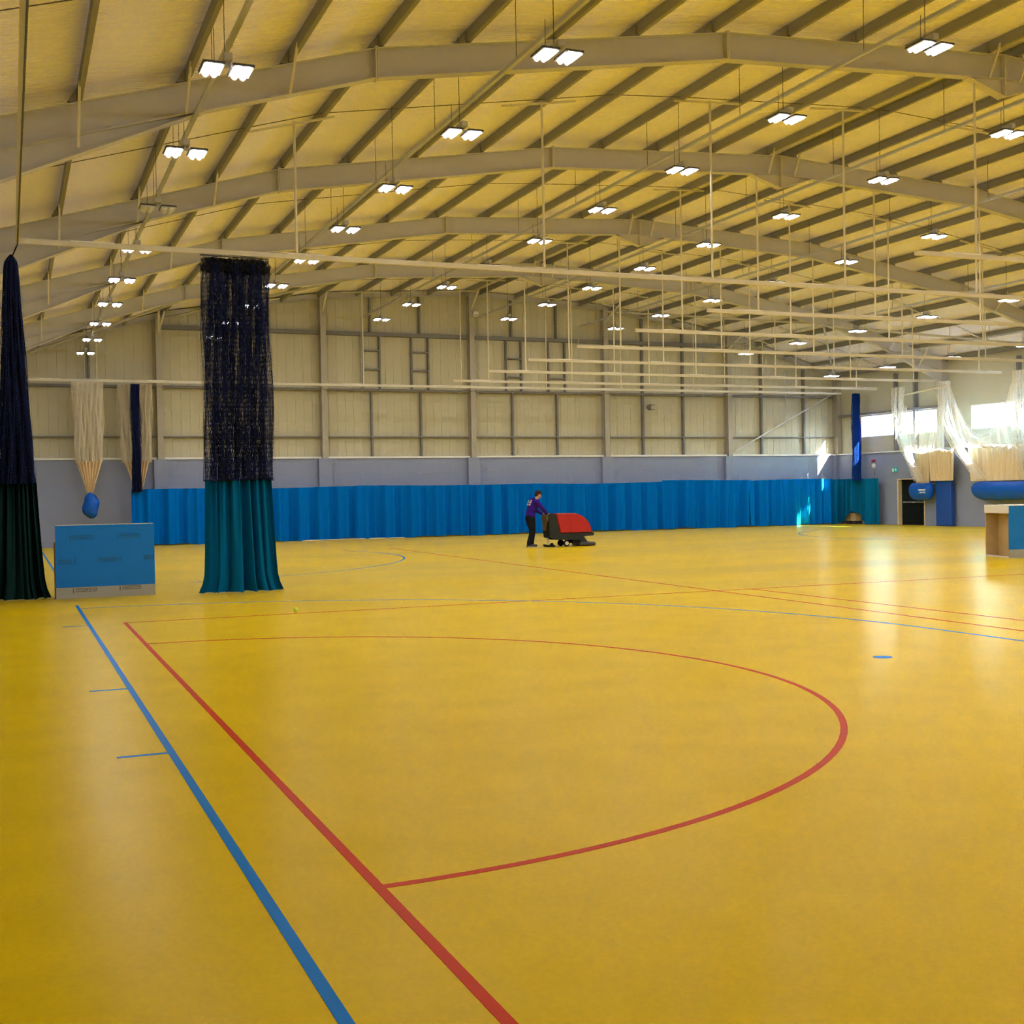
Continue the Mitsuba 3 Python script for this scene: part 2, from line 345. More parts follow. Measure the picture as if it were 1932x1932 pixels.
ent('wall_right__sill', box(X1 - .08, xc, YB, YF - 0.3, WH, WH + .06), 'm_white', label='pale sill flashing along the right block wall')
ent('wall_right__girt', box(X1 - .02, xc, 41.0, YF - 0.3, 5.0, 5.1), 'm_girt')
for y in (42.6, 43.88, 36.7): ent('wall_right__post', box(X1 - .0, xc, y - .05, y + .05, WH + .06, zt_ if False else 6.7), 'm_girt')
struct('wall_rear', box(-1.0, 37.0, YB - 0.3, YB, 0, WH), 'm_block', label='block wall behind the camera')
ent('wall_rear__cladding', ribwall_far(YB, -1.0, 37.0, WH, lambda x: top(x) + SHEET + .02, 1), 'm_clad')

# door in the right wall
struct('door_1', bbox(X1 + 0.20, X1 + 0.25, 42.04, 43.71, 0.0, 1.99, .004), 'm_door', label='black door leaf in a deep reveal in the right wall')
ent('door_1__push_bar', cat(tube([(X1 + .12, 42.2, 1.0), (X1 + .12, 43.5, 1.0)], 0.02, 8), box(X1 + .1, X1 + .2, 42.2, 42.25, .97, 1.03), box(X1 + .1, X1 + .2, 43.45, 43.5, .97, 1.03), box(X1 + .1, X1 + .2, 42.85, 42.9, .97, 1.03)), 'm_galv', label='steel push bar')
ent('door_1__frame', cat(box(X1 + .0, X1 + .28, 43.68, 43.76, 0, 2.03), box(X1 + .0, X1 + .28, 41.99, 42.05, 0, 2.03), box(X1 + .0, X1 + .28, 42.05, 43.68, 1.99, 2.04)), 'm_canvas', label='beige door frame')

# ------------------------------------------------------------------ portal frames
def frame(i, y):
    names = {18.48: 'nearest arched steel roof frame in view with its ridge plate near the top right', 25.91: 'second nearest arched steel roof frame spanning the hall', 33.34: 'third nearest arched steel roof frame spanning the hall', 40.77: 'farthest arched steel roof frame just in front of the far gable', 11.05: 'arched steel roof frame overhead just out of view', 3.62: 'arched steel roof frame above the camera out of view', -3.81: 'arched steel roof frame just behind the camera', -11.24: 'arched steel roof frame well behind the camera'}
    t = thing('roof_frame', names[y], 'roof frame', 'steel roof frames')
    D, W, tf = 0.47, 0.10, 0.016
    for j, ((xa, za), (xb, zb)) in enumerate(zip(ROOF[:-1], ROOF[1:])):
        if j == 0: za += .0; 
        def bar(o0, o1, w): return prism([(xa, za + o0), (xb, zb + o0), (xb, zb + o1), (xa, za + o1)], y - w, y + w)
        ent(t + '__rafter', cat(bar(-D, -D + tf, W), bar(-tf, 0, W), bar(-D + tf, -tf, 0.006)), 'm_steel')
    # eaves haunches
    for s in (0, 1):
        g = (lambda x: x) if s == 0 else (lambda x: 36 - x)
        xa, xb = 2.75, -0.3
        pa, pb = top(xa) - D, top(xb) - D
        hb = top(xb) - D - 0.46
        web = [(g(xa), pa), (g(xb), pb), (g(xb), hb)]
        fl = [(g(xa), pa - .016), (g(xa), pa), (g(xb), hb + .016), (g(xb), hb)]
        ent(t + '__haunch', cat(prism(web if s else web[::-1], y - .006, y + .006), prism(fl, y - W, y + W)), 'm_steel')
        xo, xi = (-0.75, -0.27) if s == 0 else (36.27, 36.75)
        ent(t + '__column', cat(box(xo, xo + .016, y - W, y + W, 0, top(xo) - .02), box(xi - .016, xi, y - W, y + W, 0, top(xi) - .1), box(xo, xi, y - .006, y + .006, 0, top(xi) - .2)), 'm_steel')
    # splice plates
    for xs in (5.4, 11.75, 24.25, 30.6):
        z = top(xs); ent(t + '__splice_plate', cat(box(xs - .025, xs - .003, y - .11, y + .11, z - D - .01, z + .02), box(xs + .003, xs + .025, y - .11, y + .11, z - D - .01, z + .02)), 'm_cream' if xs in (11.75, 24.25) else 'm_steel')
    # ridge haunch
    z = 10.0
    a = 0.88
    web = [(18 - a, top(18 - a) - D), (18, z - D - .33), (18 + a, top(18 + a) - D), (18, z - D)]
    ent(t + '__ridge_haunch', cat(prism(web, y - .006, y + .006), prism([(18 - a, top(18 - a) - D - .0), (18 - a, top(18 - a) - D - .018), (18, z - D - .348), (18, z - D - .33)], y - W, y + W), prism([(18 + a, top(18 + a) - D), (18, z - D - .33), (18, z - D - .348), (18 + a, top(18 + a) - D - .018)], y - W, y + W), box(17.985, 18.015, y - .11, y + .11, z - D - .35, z - .01)), 'm_cream', label='pale V shaped ridge haunch')
    # fly braces from the bottom flange to the purlins
    for x in (1.0, 2.5, 4.03, 17.62, 18.38, 31.97, 33.5, 35.0):
        zb = top(x) - D
        for s in (-1, 1):
            L = 0.62 if x not in (17.62, 18.38) else .3
            ent(t + '__fly_brace', tube([(x, y + s * .085, zb + .01 - (.18 if x in (1.0, 35.0) else 0)), (x, y + s * (.085 + L), top(x) + .1)], 0.026, 4), 'm_cream')
    # purlin cleats
    for px in PURLX:
        s = 1 if px < 18 else -1
        z = top(px) + .0
        ent(t + '__cleat', prism([(px - s * .006, z), (px - s * .006, z + .2), (px - s * .014, z + .2), (px - s * .13, z + .0)][::1], y - .06, y + .06), 'm_purlin')
for i, y in enumerate(FRAMES): frame(i, y)
# roof bracing in the last bay
def brace_thing(p, label):
    q = key('roof_brace'); scene[q] = mikit.ply(tube(p, 0.045, 10), 'm_steel', smooth=40); labels[q] = {'label': label, 'category': 'roof brace', 'group': 'roof bracing tubes of the last bay'}
brace_thing([(36.2, 47.9, 6.75), (30.5, 41.0, 8.2)], 'diagonal roof tube rising from the far right corner')
brace_thing([(30.7, 40.6, 8.15), (36.2, 33.6, 6.6)], 'diagonal roof tube falling toward the right wall')
brace_thing([(24.2, 47.9, 9.55), (30.3, 41.0, 8.3)], 'diagonal roof tube crossing in the last bay right of the ridge')
brace_thing([(5.3, 47.9, 8.5), (11.6, 41.0, 9.3)], 'diagonal roof tube crossing in the last bay left of the ridge')
brace_thing([(-0.2, 47.9, 6.75), (5.4, 41.0, 8.2)], 'diagonal roof tube near the far left corner')

# ------------------------------------------------------------------ lamps and trunking
ROWS = [(2.50, 6.79), (6.85, 7.48), (13.08, 8.34), (18.25, 8.55), (22.95, 8.34), (29.15, 7.48), (33.55, 6.62)]
LY = [14.87 + 3.715 * k for k in range(-8, 9)]
W_, L_, G_ = 0.24, 0.38, 0.345
def half_tube(cx):
    pr = np.array([[cx + .046, -.004], [cx + .040, -.020], [cx + .016, -.046], [cx, -.050], [cx - .016, -.046], [cx - .040, -.020], [cx - .046, -.004]])
    n = len(pr)
    P = np.stack([np.stack([pr[:, 0], np.full(n, yy), pr[:, 1]], 1) for yy in (-L_ / 2 + .01, L_ / 2 - .01)], 1)
    v, f = grid(P)
    c = np.cross(v[f[:, 1]] - v[f[:, 0]], v[f[:, 2]] - v[f[:, 0]])
    if c[:, 2].sum() > 0: f = f[:, ::-1]
    caps = []
    for e in (0, 1):
        for i in range(1, n - 1):
            t = [e, 2 * i + e, 2 * i + 2 + e]
            nn = np.cross(v[t[1]] - v[t[0]], v[t[2]] - v[t[0]])
            caps.append(t if nn[1] * (1 if e else -1) > 0 else t[::-1])
    return v, np.vstack([f, caps])
def outward(m): return m
def head_mesh():
    w, l = W_ / 2, L_ / 2
    return bbox(-w - .012, w + .012, -l - .012, l + .012, .004, .032, .006)
def refl_mesh():
    w, l = W_ / 2, L_ / 2
    return prism([(-w, -.014), (-w + .004, -.014), (-.098, 0.0), (.098, 0.0), (w - .004, -.014), (w, -.014), (w, .004), (-w, .004)], -l, l)
def gear_mesh():
    return cat(bbox(-.055, .055, -.15, .15, .075, .165, .01), box(-G_ / 2, G_ / 2, -.02, .02, .032, .05), box(-.03, .03, -.03, .03, .045, .08))
HEAD = [mikit.ply(move(head_mesh(), (s * G_ / 2, 0, 0)), 'm_dark') for s in (-1, 1)]
REFL = [mikit.ply(move(refl_mesh(), (s * G_ / 2, 0, 0)), 'm_white') for s in (-1, 1)]
TUBE = [[mikit.ply(outward(move(half_tube(c), (s * G_ / 2, 0, 0))), 'm_lampoff', emitter={'type': 'area', 'radiance': rgb(LAMP * .98, LAMP, LAMP * 1.06)}) for c in (-.05, .05)] for s in (-1, 1)]
TUBE2 = [mikit.ply(cat(*[move(half_tube(c), (s * G_ / 2, 0, 0)) for c in (-.05, .05)]), 'm_lampoff', emitter={'type': 'area', 'radiance': rgb(LAMP * .98, LAMP, LAMP * 1.06)}) for s in (-1, 1)]
TUBEOFF = [[mikit.ply(outward(move(half_tube(c), (s * G_ / 2, 0, 0))), 'm_white') for c in (-.05, .05)] for s in (-1, 1)]
GEAR = mikit.ply(gear_mesh(), 'm_galv')
def proj(p):
    d = np.asarray(p, float) - EYE; z = d @ FWD
    r2 = math.cos(ROLL) * RIGHT + math.sin(ROLL) * UP
    return (966 + F_PX * (d @ r2) / z, 966 - F_PX * (d @ UP2) / z) if z > .1 else (-1e4, -1e4)
for ri, (lx, lz) in enumerate(ROWS):
    seen = 0
    for yi, ly in enumerate(LY):
        if yi < 7 and ri == 0: continue
        off = ri == 0 and yi == 10
        u, w = proj((lx, ly, lz))
        vis = -20 < u < 1950 and -20 < w
        if vis:
            rowname = ['leftmost lamp row', 'second lamp row from left', 'third lamp row from left', 'middle lamp row', 'third lamp row from right', 'second lamp row from right', 'rightmost lamp row'][ri]
            lab = f"{'unlit ' if off else 'lit '}twin head high bay lamp, {NTH[seen]} in the {rowname}"; seen += 1
        else: lab = 'lit twin head high bay lamp above or behind the camera, out of view'
        t = thing('high_bay_lamp', lab, 'lamp', 'twin head high bay lamps' if vis else 'high bay lamps out of view')
        X = T4().translate([lx, ly, lz])
        if ri in (0,): X = X @ T4().rotate([0, 1, 0], 0)
        scene[t + '__gear_box'] = {**GEAR, 'to_world': X}
        for s in (0, 1):
            h = t + '__head' + ('' if s == 0 else '_001')
            scene[h] = {**HEAD[s], 'to_world': X}
            scene[h + '__reflector'] = {**REFL[s], 'to_world': X}
            if not vis: scene[h + '__tube'] = {**TUBE2[s], 'to_world': X}; continue
            for c in (0, 1):
                scene[h + '__tube' + ('' if c == 0 else '_001')] = {**(TUBEOFF if off else TUBE)[s][c], 'to_world': X}
        zt = top(lx) + .1
        scene[t + '__hanger'] = mikit.ply(cat(tube([(lx, ly + .1, lz + .155), (lx, ly + .1, zt + .1)], 0.006, 4), tube([(lx - .17, ly, lz + .045), (lx - .17, ly, lz + .46)], 0.005, 4)), 'm_cable')
for ri, (lx, lz) in enumerate(ROWS):
    nm = ['leftmost', 'second from the left', 'third from the left', 'middle', 'third from the right', 'second from the right', 'rightmost'][ri]
    t = thing('cable_trunking', f'straight grey steel cable trunking above the {["leftmost row of lamps", "second row of lamps from the left", "third row of lamps from the left", "middle row of lamps", "third row of lamps from the right", "second row of lamps from the right", "rightmost row of lamps"][ri]}', 'cable trunking', 'lamp row trunkings')
    x, z = lx + (0.13 if ri < 3 else -0.05), lz + 0.48
    ent(t + '__trunk', cat(box(x - .03, x + .03, YB + .3, YF - .40, z, z + .06), *[box(x - .034, x + .034, y - .05, y + .05, z - .004, z + .064) for y in np.arange(-2, 47, 2.9)]), 'm_galv')
    ent('wall_far__conduit', tube([(x, YF - .33, z + .03), (x, YF - .19, z + .03), (x, YF - .17, z + .0), (x, YF - .17, WH + .08)], 0.02, 6), 'm_galv')
    for y in [YB + 3.715 * k + 1.8 for k in range(18)]:
        ent(t + '__wire', tube([(x, y, z + .05), (x, y, top(x) + .12)], 0.006, 4), 'm_cable')

# ------------------------------------------------------------------ net tracks
def track(y, x0, label, poles, group='net tracks', z=6.07):
    t = thing('net_track', label, 'curtain track', group)
    ent(t + '__rail', prism([(y - .03, z - .05), (y + .03, z - .05), (y + .03, z + .03), (y + .012, z + .03), (y + .012, z + .045), (y - .012, z + .045), (y - .012, z + .03), (y - .03, z + .03)], x0, 35.9, 'x'), 'm_cream')
    for x in np.arange(x0 + 1.2, 35.6, 3.7): ent(t + '__joint_plate', box(x - .35, x + .35, y - .036, y + .036, z + .03, z + .05), 'm_white')
    onframe = min(abs(y - f) for f in FRAMES) < 0.3
    for px in poles:
        zt = top(px) - (.47 if onframe else -.05)
        ent(t + '__pole', cat(tube([(px, y, z + .04), (px, y, zt)], 0.024, 8), box(px - .5, px + .5, y - .03, y + .03, z + .045, z + .06)), 'm_cream', smooth=40)
        if not onframe:
            x_a, x_b = px - .85, px + .75
            ent(t + '__bracket', prism([(x_a, top(x_a) + .0), (x_b, top(x_b) + .0), (x_b, top(x_b) + .035), (x_a, top(x_a) + .035)], y - .025, y + .025), 'm_cream')
    return t
track(22.2, 0.2, 'long nearest net track spanning the hall with the dark net hanging from it', [4.93, 9.87, 13.72, 17.1, 20.8, 24.4, 28.0, 31.6])
for k, y in enumerate([18.48, 25.91, 29.63, 33.34, 37.06, 40.77, 44.48]):
    px = [17.32, 20.9, 24.4, 28.0, 31.6, 34.8]
    track(y, 15.85, f"pale steel lane net track starting at mid hall, {['nearest', 'second', 'third', 'fourth', 'fifth', 'sixth', 'farthest'][k]} of the seven lane tracks", px)
track(47.0, 0.2, 'farthest net track in front of the gable wall holding the long blue curtain', [3.0, 9.0, 13.0, 17.1, 20.9, 24.4, 28.0, 31.6])
t = thing('net_track', 'net track running away from the camera along the left wall', 'curtain track', 'net tracks')
ent(t + '__rail', box(0.17, 0.23, -2, 22.1, 6.02, 6.1), 'm_cream')
ent(t + '__cable', tube([(0.27, -2, 6.0), (0.2, 22.2, 5.98)], 0.012, 5), 'm_cable')
for y in FRAMES[:3]: ent(t + '__bracket', tube([(0.2, y - .05, 6.1), (0.2, y - .05, 6.62)], 0.03, 6), 'm_cream')

# ------------------------------------------------------------------ dark nets in the foreground
def pleat_net(cx0, cx1, y, z0, z1, layers, n, amp, ampx, du, dv, r, mat_, name, seed, flare=0.0, taper=None):
    rs = np.random.RandomState(seed); out = []
    for L in range(layers):
        u = np.linspace(0, 1, du); v_ = np.linspace(0, 1, dv)
        U, V = np.meshgrid(u, v_, indexing='ij')
        ph = rs.rand() * 6.28
        w = (cx1 - cx0); mid = (cx0 + cx1) / 2
        wid = np.interp(V, [0, 1], [1 + flare, 1.0]) if taper is None else np.interp(V, taper[0], taper[1])
        wob = 0.03 * np.sin(V * 9 + U * 20 + ph)
        X = mid + (U - .5) * w * wid + (ampx * np.sin(6.283 * n * U + ph) + .4 * ampx * np.sin(6.283 * n * 0.37 * U + ph * 2) + wob) * np.minimum(1, wid)
        Y = y + (amp * np.cos(6.283 * n * U + ph * 1.3) * (1 - .35 * V) + .3 * amp * np.sin(6.283 * 3 * U + V * 2)) * np.minimum(1, wid)
        Z = z0 + (z1 - z0) * V + .01 * np.sin(U * 90 + ph)
        out.append(net(np.stack([X, Y, Z], -1), r))
    return ent(name, cat(*out), mat_)
def skirt(path, z0, z1, bsdf, name, nz=9, folds=0.0, flare=0.0, wave=None, label=None, seed=0, topscallop=0.02):
    """cloth hanging along a plan path; path(u) -> (x, y) arrays, wave(u) -> sideways offset"""
    rs = np.random.RandomState(seed)
    return None
def cloth(u, plan, z0, z1, off, bsdf, name, nz=10, hem=None, topz=None, label=None):
    """u: samples, plan(u) -> (n,2), off(u, v) -> offset along the plan normal"""
    C = plan(u); t = np.gradient(C, axis=0); t /= np.linalg.norm(t, axis=1, keepdims=True); N = np.stack([-t[:, 1], t[:, 0]], 1)
    rows = []
    for v_ in np.linspace(0, 1, nz):
        d = off(u, v_)
        P_ = C + N * d[:, None]
        zz = z0 + (z1 - z0) * v_ + (0 if hem is None else hem(u) * (1 - v_)) + (0 if topz is None else topz(u) * v_)
        rows.append(np.c_[P_, zz])
    return ent(name, grid(np.stack(rows, 1)), bsdf, smooth=True, label=label)

# the bunched net hanging beside the left box
t = thing('divider_net', 'bunched navy sports net with teal cloth skirt hanging right of the blue boarded box', 'net')
pleat_net(3.27, 4.36, 22.2, 2.0, 5.86, 5, 11, 0.17, 0.055, 210, 48, 0.0018, 'm_navynet', t + '__netting', 3)
pleat_net(3.27, 4.36, 22.2, 5.72, 5.95, 4, 13, 0.14, 0.05, 150, 10, 0.0035, 'm_black', t + '__header', 5)
ms = []
for s, x in ((-1, 3.27), (1, 4.36)):   # loose loops at the edges
    for k in range(64):
        z = 2.05 + k * .058; w = .10 * min(1, .25 + (5.9 - z) / 2.5)
        ms.append([[x, 22.2, z], [x + s * w * .6, 22.16, z - .012], [x + s * w, 22.15, z - .05], [x + s * w * .5, 22.17, z - .06], [x, 22.2, z - .058]])
ent(t + '__edge_loops', strands(np.array(ms), .0022), 'm_navynet')
ent(t + '__top_wire', tube([(3.2, 22.2, 6.0), (4.42, 22.2, 5.99)], 0.012, 6), 'm_dark')
ms = [tube([(x, 22.2, 5.92), (x, 22.2, 6.02)], .006, 4) for x in np.linspace(3.27, 4.36, 16)]
ent(t + '__track_hooks', cat(*ms), 'm_dark')
def off1(u, v): return (0.115 * np.sin(2 * np.pi * (6.4 * u + .12 * np.sin(9 * u))) + .04 * np.sin(2 * np.pi * 15 * u + 1)) * (1.05 - .35 * v) + .10 * (1 - v) ** 2 * np.sin(5 * u + 1)
def plan1(fl):
    return lambda u: np.stack([3.80 + (u - .5) * 1.28, 22.17 + .0 * u], 1)
u = np.linspace(0, 1, 220)
def cloth_fl(name, mid, y, w0, w1, z0, z1, nf, amp, bsdf, seed, nz=14, slack=0.02, skew=0.0):
    rs = np.random.RandomState(seed); ph = rs.rand(6) * 6.28
    rows = []
    for v_ in np.linspace(0, 1, nz):
        w = w0 + (w1 - w0) * (v_ ** .6)
        bul = 1 + .10 * max(0, (.12 - v_) / .12)
        x = mid + skew * (1 - v_) + (u - .5) * w * bul + .30 * amp * np.sin(2 * np.pi * nf * u + ph[1] + .6) * (1.1 - .4 * v_)
        y_ = y + amp * (1.15 - .45 * v_) * np.sin(2 * np.pi * (nf * u + .38 * np.sin(6 * u + ph[0]))) * (.75 + .35 * np.sin(9 * u + ph[5])) + .35 * amp * np.sin(2 * np.pi * 2.3 * nf * u + ph[2]) * v_ - .04 * (1 - v_)
        z = z0 + (z1 - z0) * v_ + slack * np.sin(2 * np.pi * 1.5 * u + ph[3]) * v_ + .012 * np.abs(np.sin(2 * np.pi * nf * u + ph[4])) * (1 - v_)
        rows.append(np.stack([x, y_, z], 1))
    return ent(name, grid(np.stack(rows, 1)), bsdf, smooth=True)
cloth_fl(t + '__skirt', 3.79, 22.17, 1.42, 1.20, 0.004, 2.02, 6.6, 0.13, 'm_teal', 11, skew=.02)
ent(t + '__seam_cord', tube(np.stack([np.linspace(3.18, 4.40, 30), 22.1 + .1 * np.sin(np.linspace(0, 40, 30)), np.linspace(2.0, 2.04, 30)], 1), .014, 5), 'm_navynet')

# the bunched net at the left edge
t = thing('divider_net', 'tapering black sports net with dark green skirt tied up at the left picture edge', 'net')
pleat_net(-0.17, 0.36, 22.62, 2.0, 5.9, 6, 9, 0.16, 0.05, 170, 66, 0.0026, 'm_navynet', t + '__netting', 21, taper=([0, .95, .975, 1.0], [1.0, .36, .30, .05]))
ent(t + '__cord', tube([(0.11, 22.6, 5.86), (0.2, 22.3, 6.02)], 0.012, 5), 'm_black')
cloth_fl(t + '__skirt', 0.11, 22.7, 0.90, 0.60, 0.004, 2.03, 6.0, 0.14, 'm_darkgreen', 31)
ms = []
for k in range(60):
    z = 2.1 + k * .058; xx = .36 - .13 * (z - 2) / 3.9 * 1.6
    ms.append([[xx, 22.6, z], [xx + .05, 22.56, z - .01], [xx + .08, 22.55, z - .045], [xx + .04, 22.57, z - .06], [xx, 22.6, z - .058]])
ent(t + '__edge_loops', strands(np.array(ms), .002), 'm_navynet')

# ------------------------------------------------------------------ far curtain
t = thing('divider_curtain', 'long blue curtain with fine netting above it along the far wall', 'curtain')
PL = np.array([[4.1, 46.95], [34.9, 46.95], [35.25, 46.88], [35.55, 46.65], [35.78, 46.3], [35.86, 45.9], [35.9, 44.5]])
SL = np.r_[0, np.cumsum(np.linalg.norm(np.diff(PL, axis=0), axis=1))]
def planF(s): return np.stack([np.interp(s, SL, PL[:, 0]), np.interp(s, SL, PL[:, 1])], 1)
def offF(s, v):
    a = .085 + .07 * np.sin(s * .7 + 1) ** 2
    o = a * np.sin(2 * np.pi * s / .92 + 1.3 * np.sin(s * .9)) + .075 * np.sin(2 * np.pi * s / .37 + 2 * np.sin(s * .5)) + .03 * np.sin(s * .45)
    return o * (1.1 - .35 * v)
def hemF(s): return .03 + .025 * np.sin(s * 1.7) + .02 * np.sin(s * 4.1)
def topF(s): return .02 * np.sin(s * .9) - .02
PANELS = [(0, 8.5), (8.52, 13.4), (13.42, 22.3), (22.32, 26.7), (26.72, SL[2]), (SL[2] + .0, SL[-1])]
for k, (a, b) in enumerate(PANELS):
    s_ = np.linspace(a - (.12 if k else 0), b, max(60, int((b - a) * 26)))
    dz = [.0, .01, -.01, .05, .02, -.02][k]
    if k == 5:
        # pulled aside near the corner so that the equipment behind shows
        def offx(s, v): return offF(s, v) + .08 * np.sin(s * 14) * (1 - .3 * v)
        cloth(s_, planF, 0.0, 2.08, offx, 'm_teal', t + '__skirt_panel', nz=10, hem=lambda s: .62 * np.exp(-((s - SL[2] - .95) / .42) ** 2) + .02, label='darker bunched end of the curtain lifted over boxes')
    else:
        lean = [0, 0, 0, .35, .25][k]
        def off2(s, v, a=a): return offF(s, v) - .10 * np.exp(-((s - a) / .25) ** 2) * (1 - v)
        cloth(s_, planF, 0.0, 2.10 + dz, off2, 'm_tealblue', t + '__skirt_panel', nz=10, hem=hemF, topz=topF)
xs = np.linspace(5.0, 35.0, 240)
A = np.stack([np.stack([np.full(3, x), np.full(3, 46.98), np.array([2.1, 4.0, 5.86])], 1) for x in xs])
zs = np.linspace(2.2, 5.85, 28)
B = np.stack([np.stack([np.array([5.0, 20, 35.0]), np.full(3, 46.98), np.full(3, z)], 1) for z in zs])
ent(t + '__netting', cat(strands(A[::3], .0013), strands(B[::3], .0013)), 'm_steel', label='fine netting above the curtain')
sc = []
for k in range(48):
    x = 5.0 + k * .63
    w = np.linspace(0, 1, 7)
    sc.append(np.stack([x + .63 * w, np.full(7, 46.97), 5.93 - .07 * np.sin(np.pi * w)], 1))
ent(t + '__scallop_cord', strands(np.array(sc), .010, 4), 'm_rope', label='scalloped top cord')
def bundle(name, x, y, z0, z1, w, nlay, r, bsdf, seed, d=.12):
    return pleat_net(x - w / 2, x + w / 2, y, z0, z1, nlay, 5, d, .03, 70, 40, r, bsdf, name, seed)
bundle(t + '__net_bundle', 4.32, 46.9, 2.0, 5.95, .26, 5, .004, 'm_navynet', 41)
pleat_net(35.56, 35.86, 45.7, 2.0, 5.95, 7, 5, .1, .03, 70, 40, .0045, 'm_bundle', t + '__net_bundle', 42)
ent(t + '__ballast_chain', tube(np.stack([np.linspace(10.4, 14.5, 40), 46.8 + .03 * np.sin(np.linspace(0, 20, 40)), np.full(40, .02)], 1), .018, 5), 'm_boxedge', label='pale hem weight on the floor')

# equipment glimpsed behind the lifted curtain
t = thing('storage_crate', 'tan wooden crate behind the lifted curtain end, right one of the pair', 'crate', 'crates behind the curtain corner')
ent(t + '__body', bbox(35.92, 36.3, 46.15, 46.5, .14, .52, .01), 'm_ply'); ent(t + '__base', box(35.94, 36.28, 46.17, 46.48, 0, .14), 'm_dark')
t = thing('storage_crate', 'tan wooden crate behind the lifted curtain end, left one of the pair', 'crate', 'crates behind the curtain corner')
ent(t + '__body', bbox(35.92, 36.3, 46.54, 46.86, .14, .46, .01), 'm_ply'); ent(t + '__base', box(35.94, 36.28, 46.56, 46.84, 0, .14), 'm_dark')

# ------------------------------------------------------------------ white cricket nets on the left
def left_net(mx, label, w=1.02, bagx=None, seed=0, y=46.75):
    t = thing('cricket_net', label, 'net', 'white cricket nets gathered at the far left')
    pleat_net(mx - w / 2, mx + w / 2, y, 3.1, 5.98, 3, 9, .14, .05, 110, 56, .0035, 'm_whitenet', t + '__netting', seed, taper=([0, 1], [.84, 1.0]))
    bx = mx + .02 if bagx is None else bagx
    uu = np.linspace(0, 1, 90); rows = []
    for v_ in np.linspace(0, 1, 8):
        wd = .20 + (.90 - .20) * v_ ** 1.1
        c = bx + (mx - bx) * v_
        x = c + (uu - .5) * wd; yy = y - .05 + .10 * np.sin(2 * np.pi * 7 * uu + 1) * (.35 + .65 * v_)
        z = 1.92 + (3.14 - 1.92) * v_ + .02 * np.sin(2 * np.pi * 3.5 * uu) * v_
        rows.append(np.stack([x, yy, z], 1))
    ent(t + '__canvas', grid(np.stack(rows, 1)), 'm_canvas', smooth=True, label='cream canvas skirt drawn to a point')
    m = trimesh.creation.icosphere(subdivisions=4, radius=1.0)
    V = np.array(m.vertices); V *= [.29, .24, .48]
    V[:, 0] += .03 * np.sin(V[:, 2] * 9); V[:, :2] *= (1 - .10 * np.clip(V[:, 2] / .45, 0, 1))[:, None]
    V *= (1 + .07 * (meshkit.fbm(V * 7, 3) - .5) * 2)[:, None]
    V += np.array([bx + .02, y - .04, 1.53])
    q = ent(t + '__bag', (V, np.array(m.faces)), 'm_bag', smooth=True, label='blue holding bag')
    ent(t + '__bag__draw_cord', tube([(bx + .12, y - .1, 1.92), (bx + .2, y - .2, 1.86), (bx + .2, y - .2, 1.7)], .01, 5), 'm_dark')
left_net(2.66, 'white cricket net gathered into a hanging blue bag, leftmost on the far wall', bagx=2.66, seed=51)
left_net(4.36, 'white cricket net behind the navy net bundle at the left end of the blue curtain', w=1.2, bagx=4.42, seed=52, y=47.3)

# ------------------------------------------------------------------ white cricket nets and bags on the right wall
t = thing('wall_pad', 'blue padded column guard between the two long blue net bags on the right wall', 'column pad')
ent(t + '__pad', bbox(36.02, 36.24, 40.05, 40.95, .01, 1.95, .02), 'm_pad')
def bag_right(y0, y1, label, seed):
    t = thing('net_bag', label, 'bag', 'long blue net bags on the right wall')
    n, k = 60, 28
    ys_ = np.linspace(0, 1, n); a = np.linspace(0, 2 * np.pi, k)
    U, A_ = np.meshgrid(ys_, a, indexing='ij')
    prof = np.clip(1 - np.abs(2 * U - 1) ** 9, 0.02, 1)
    ry, rz = .24 * prof, .37 * prof
    sag = -.05 * np.sin(np.pi * U)
    pts = np.stack([35.90 + ry * np.cos(A_), y0 + (y1 - y0) * U, 1.55 + sag + rz * np.sin(A_) * (1 - .15 * np.sin(A_))], -1)
    pts += (.035 * (meshkit.fbm(pts * 5 + seed, 3) - .5) * 2)[..., None] * np.array([1, .3, 1])
    ent(t + '__bag', grid(pts), 'm_bag', smooth=True)
    ent(t + '__wall_bracket', cat(*[box(36.08, 36.26, y0 + (y1 - y0) * g - .03, y0 + (y1 - y0) * g + .03, 1.75, 1.82) for g in (.2, .5, .8)]), 'm_galv')
    if seed == 1:
        ms = []
        rs = np.random.RandomState(5)
        for r_ in range(2):
            yv = y0 + .62
            while yv > y0 + .2:
                w = .04 + .05 * rs.rand(); ms.append(box(35.655, 35.69, yv - w, yv, 1.49 - r_ * .10, 1.56 - r_ * .10)); yv -= w + .025
        ent(t + '__print', cat(*ms), 'm_white', label='small illegible white print')
bag_right(40.98, 42.35, 'long blue net bag on the wall just right of the black door', 1)
bag_right(35.3, 38.75, 'long blue net bag at the right edge above the open ended box', 2)
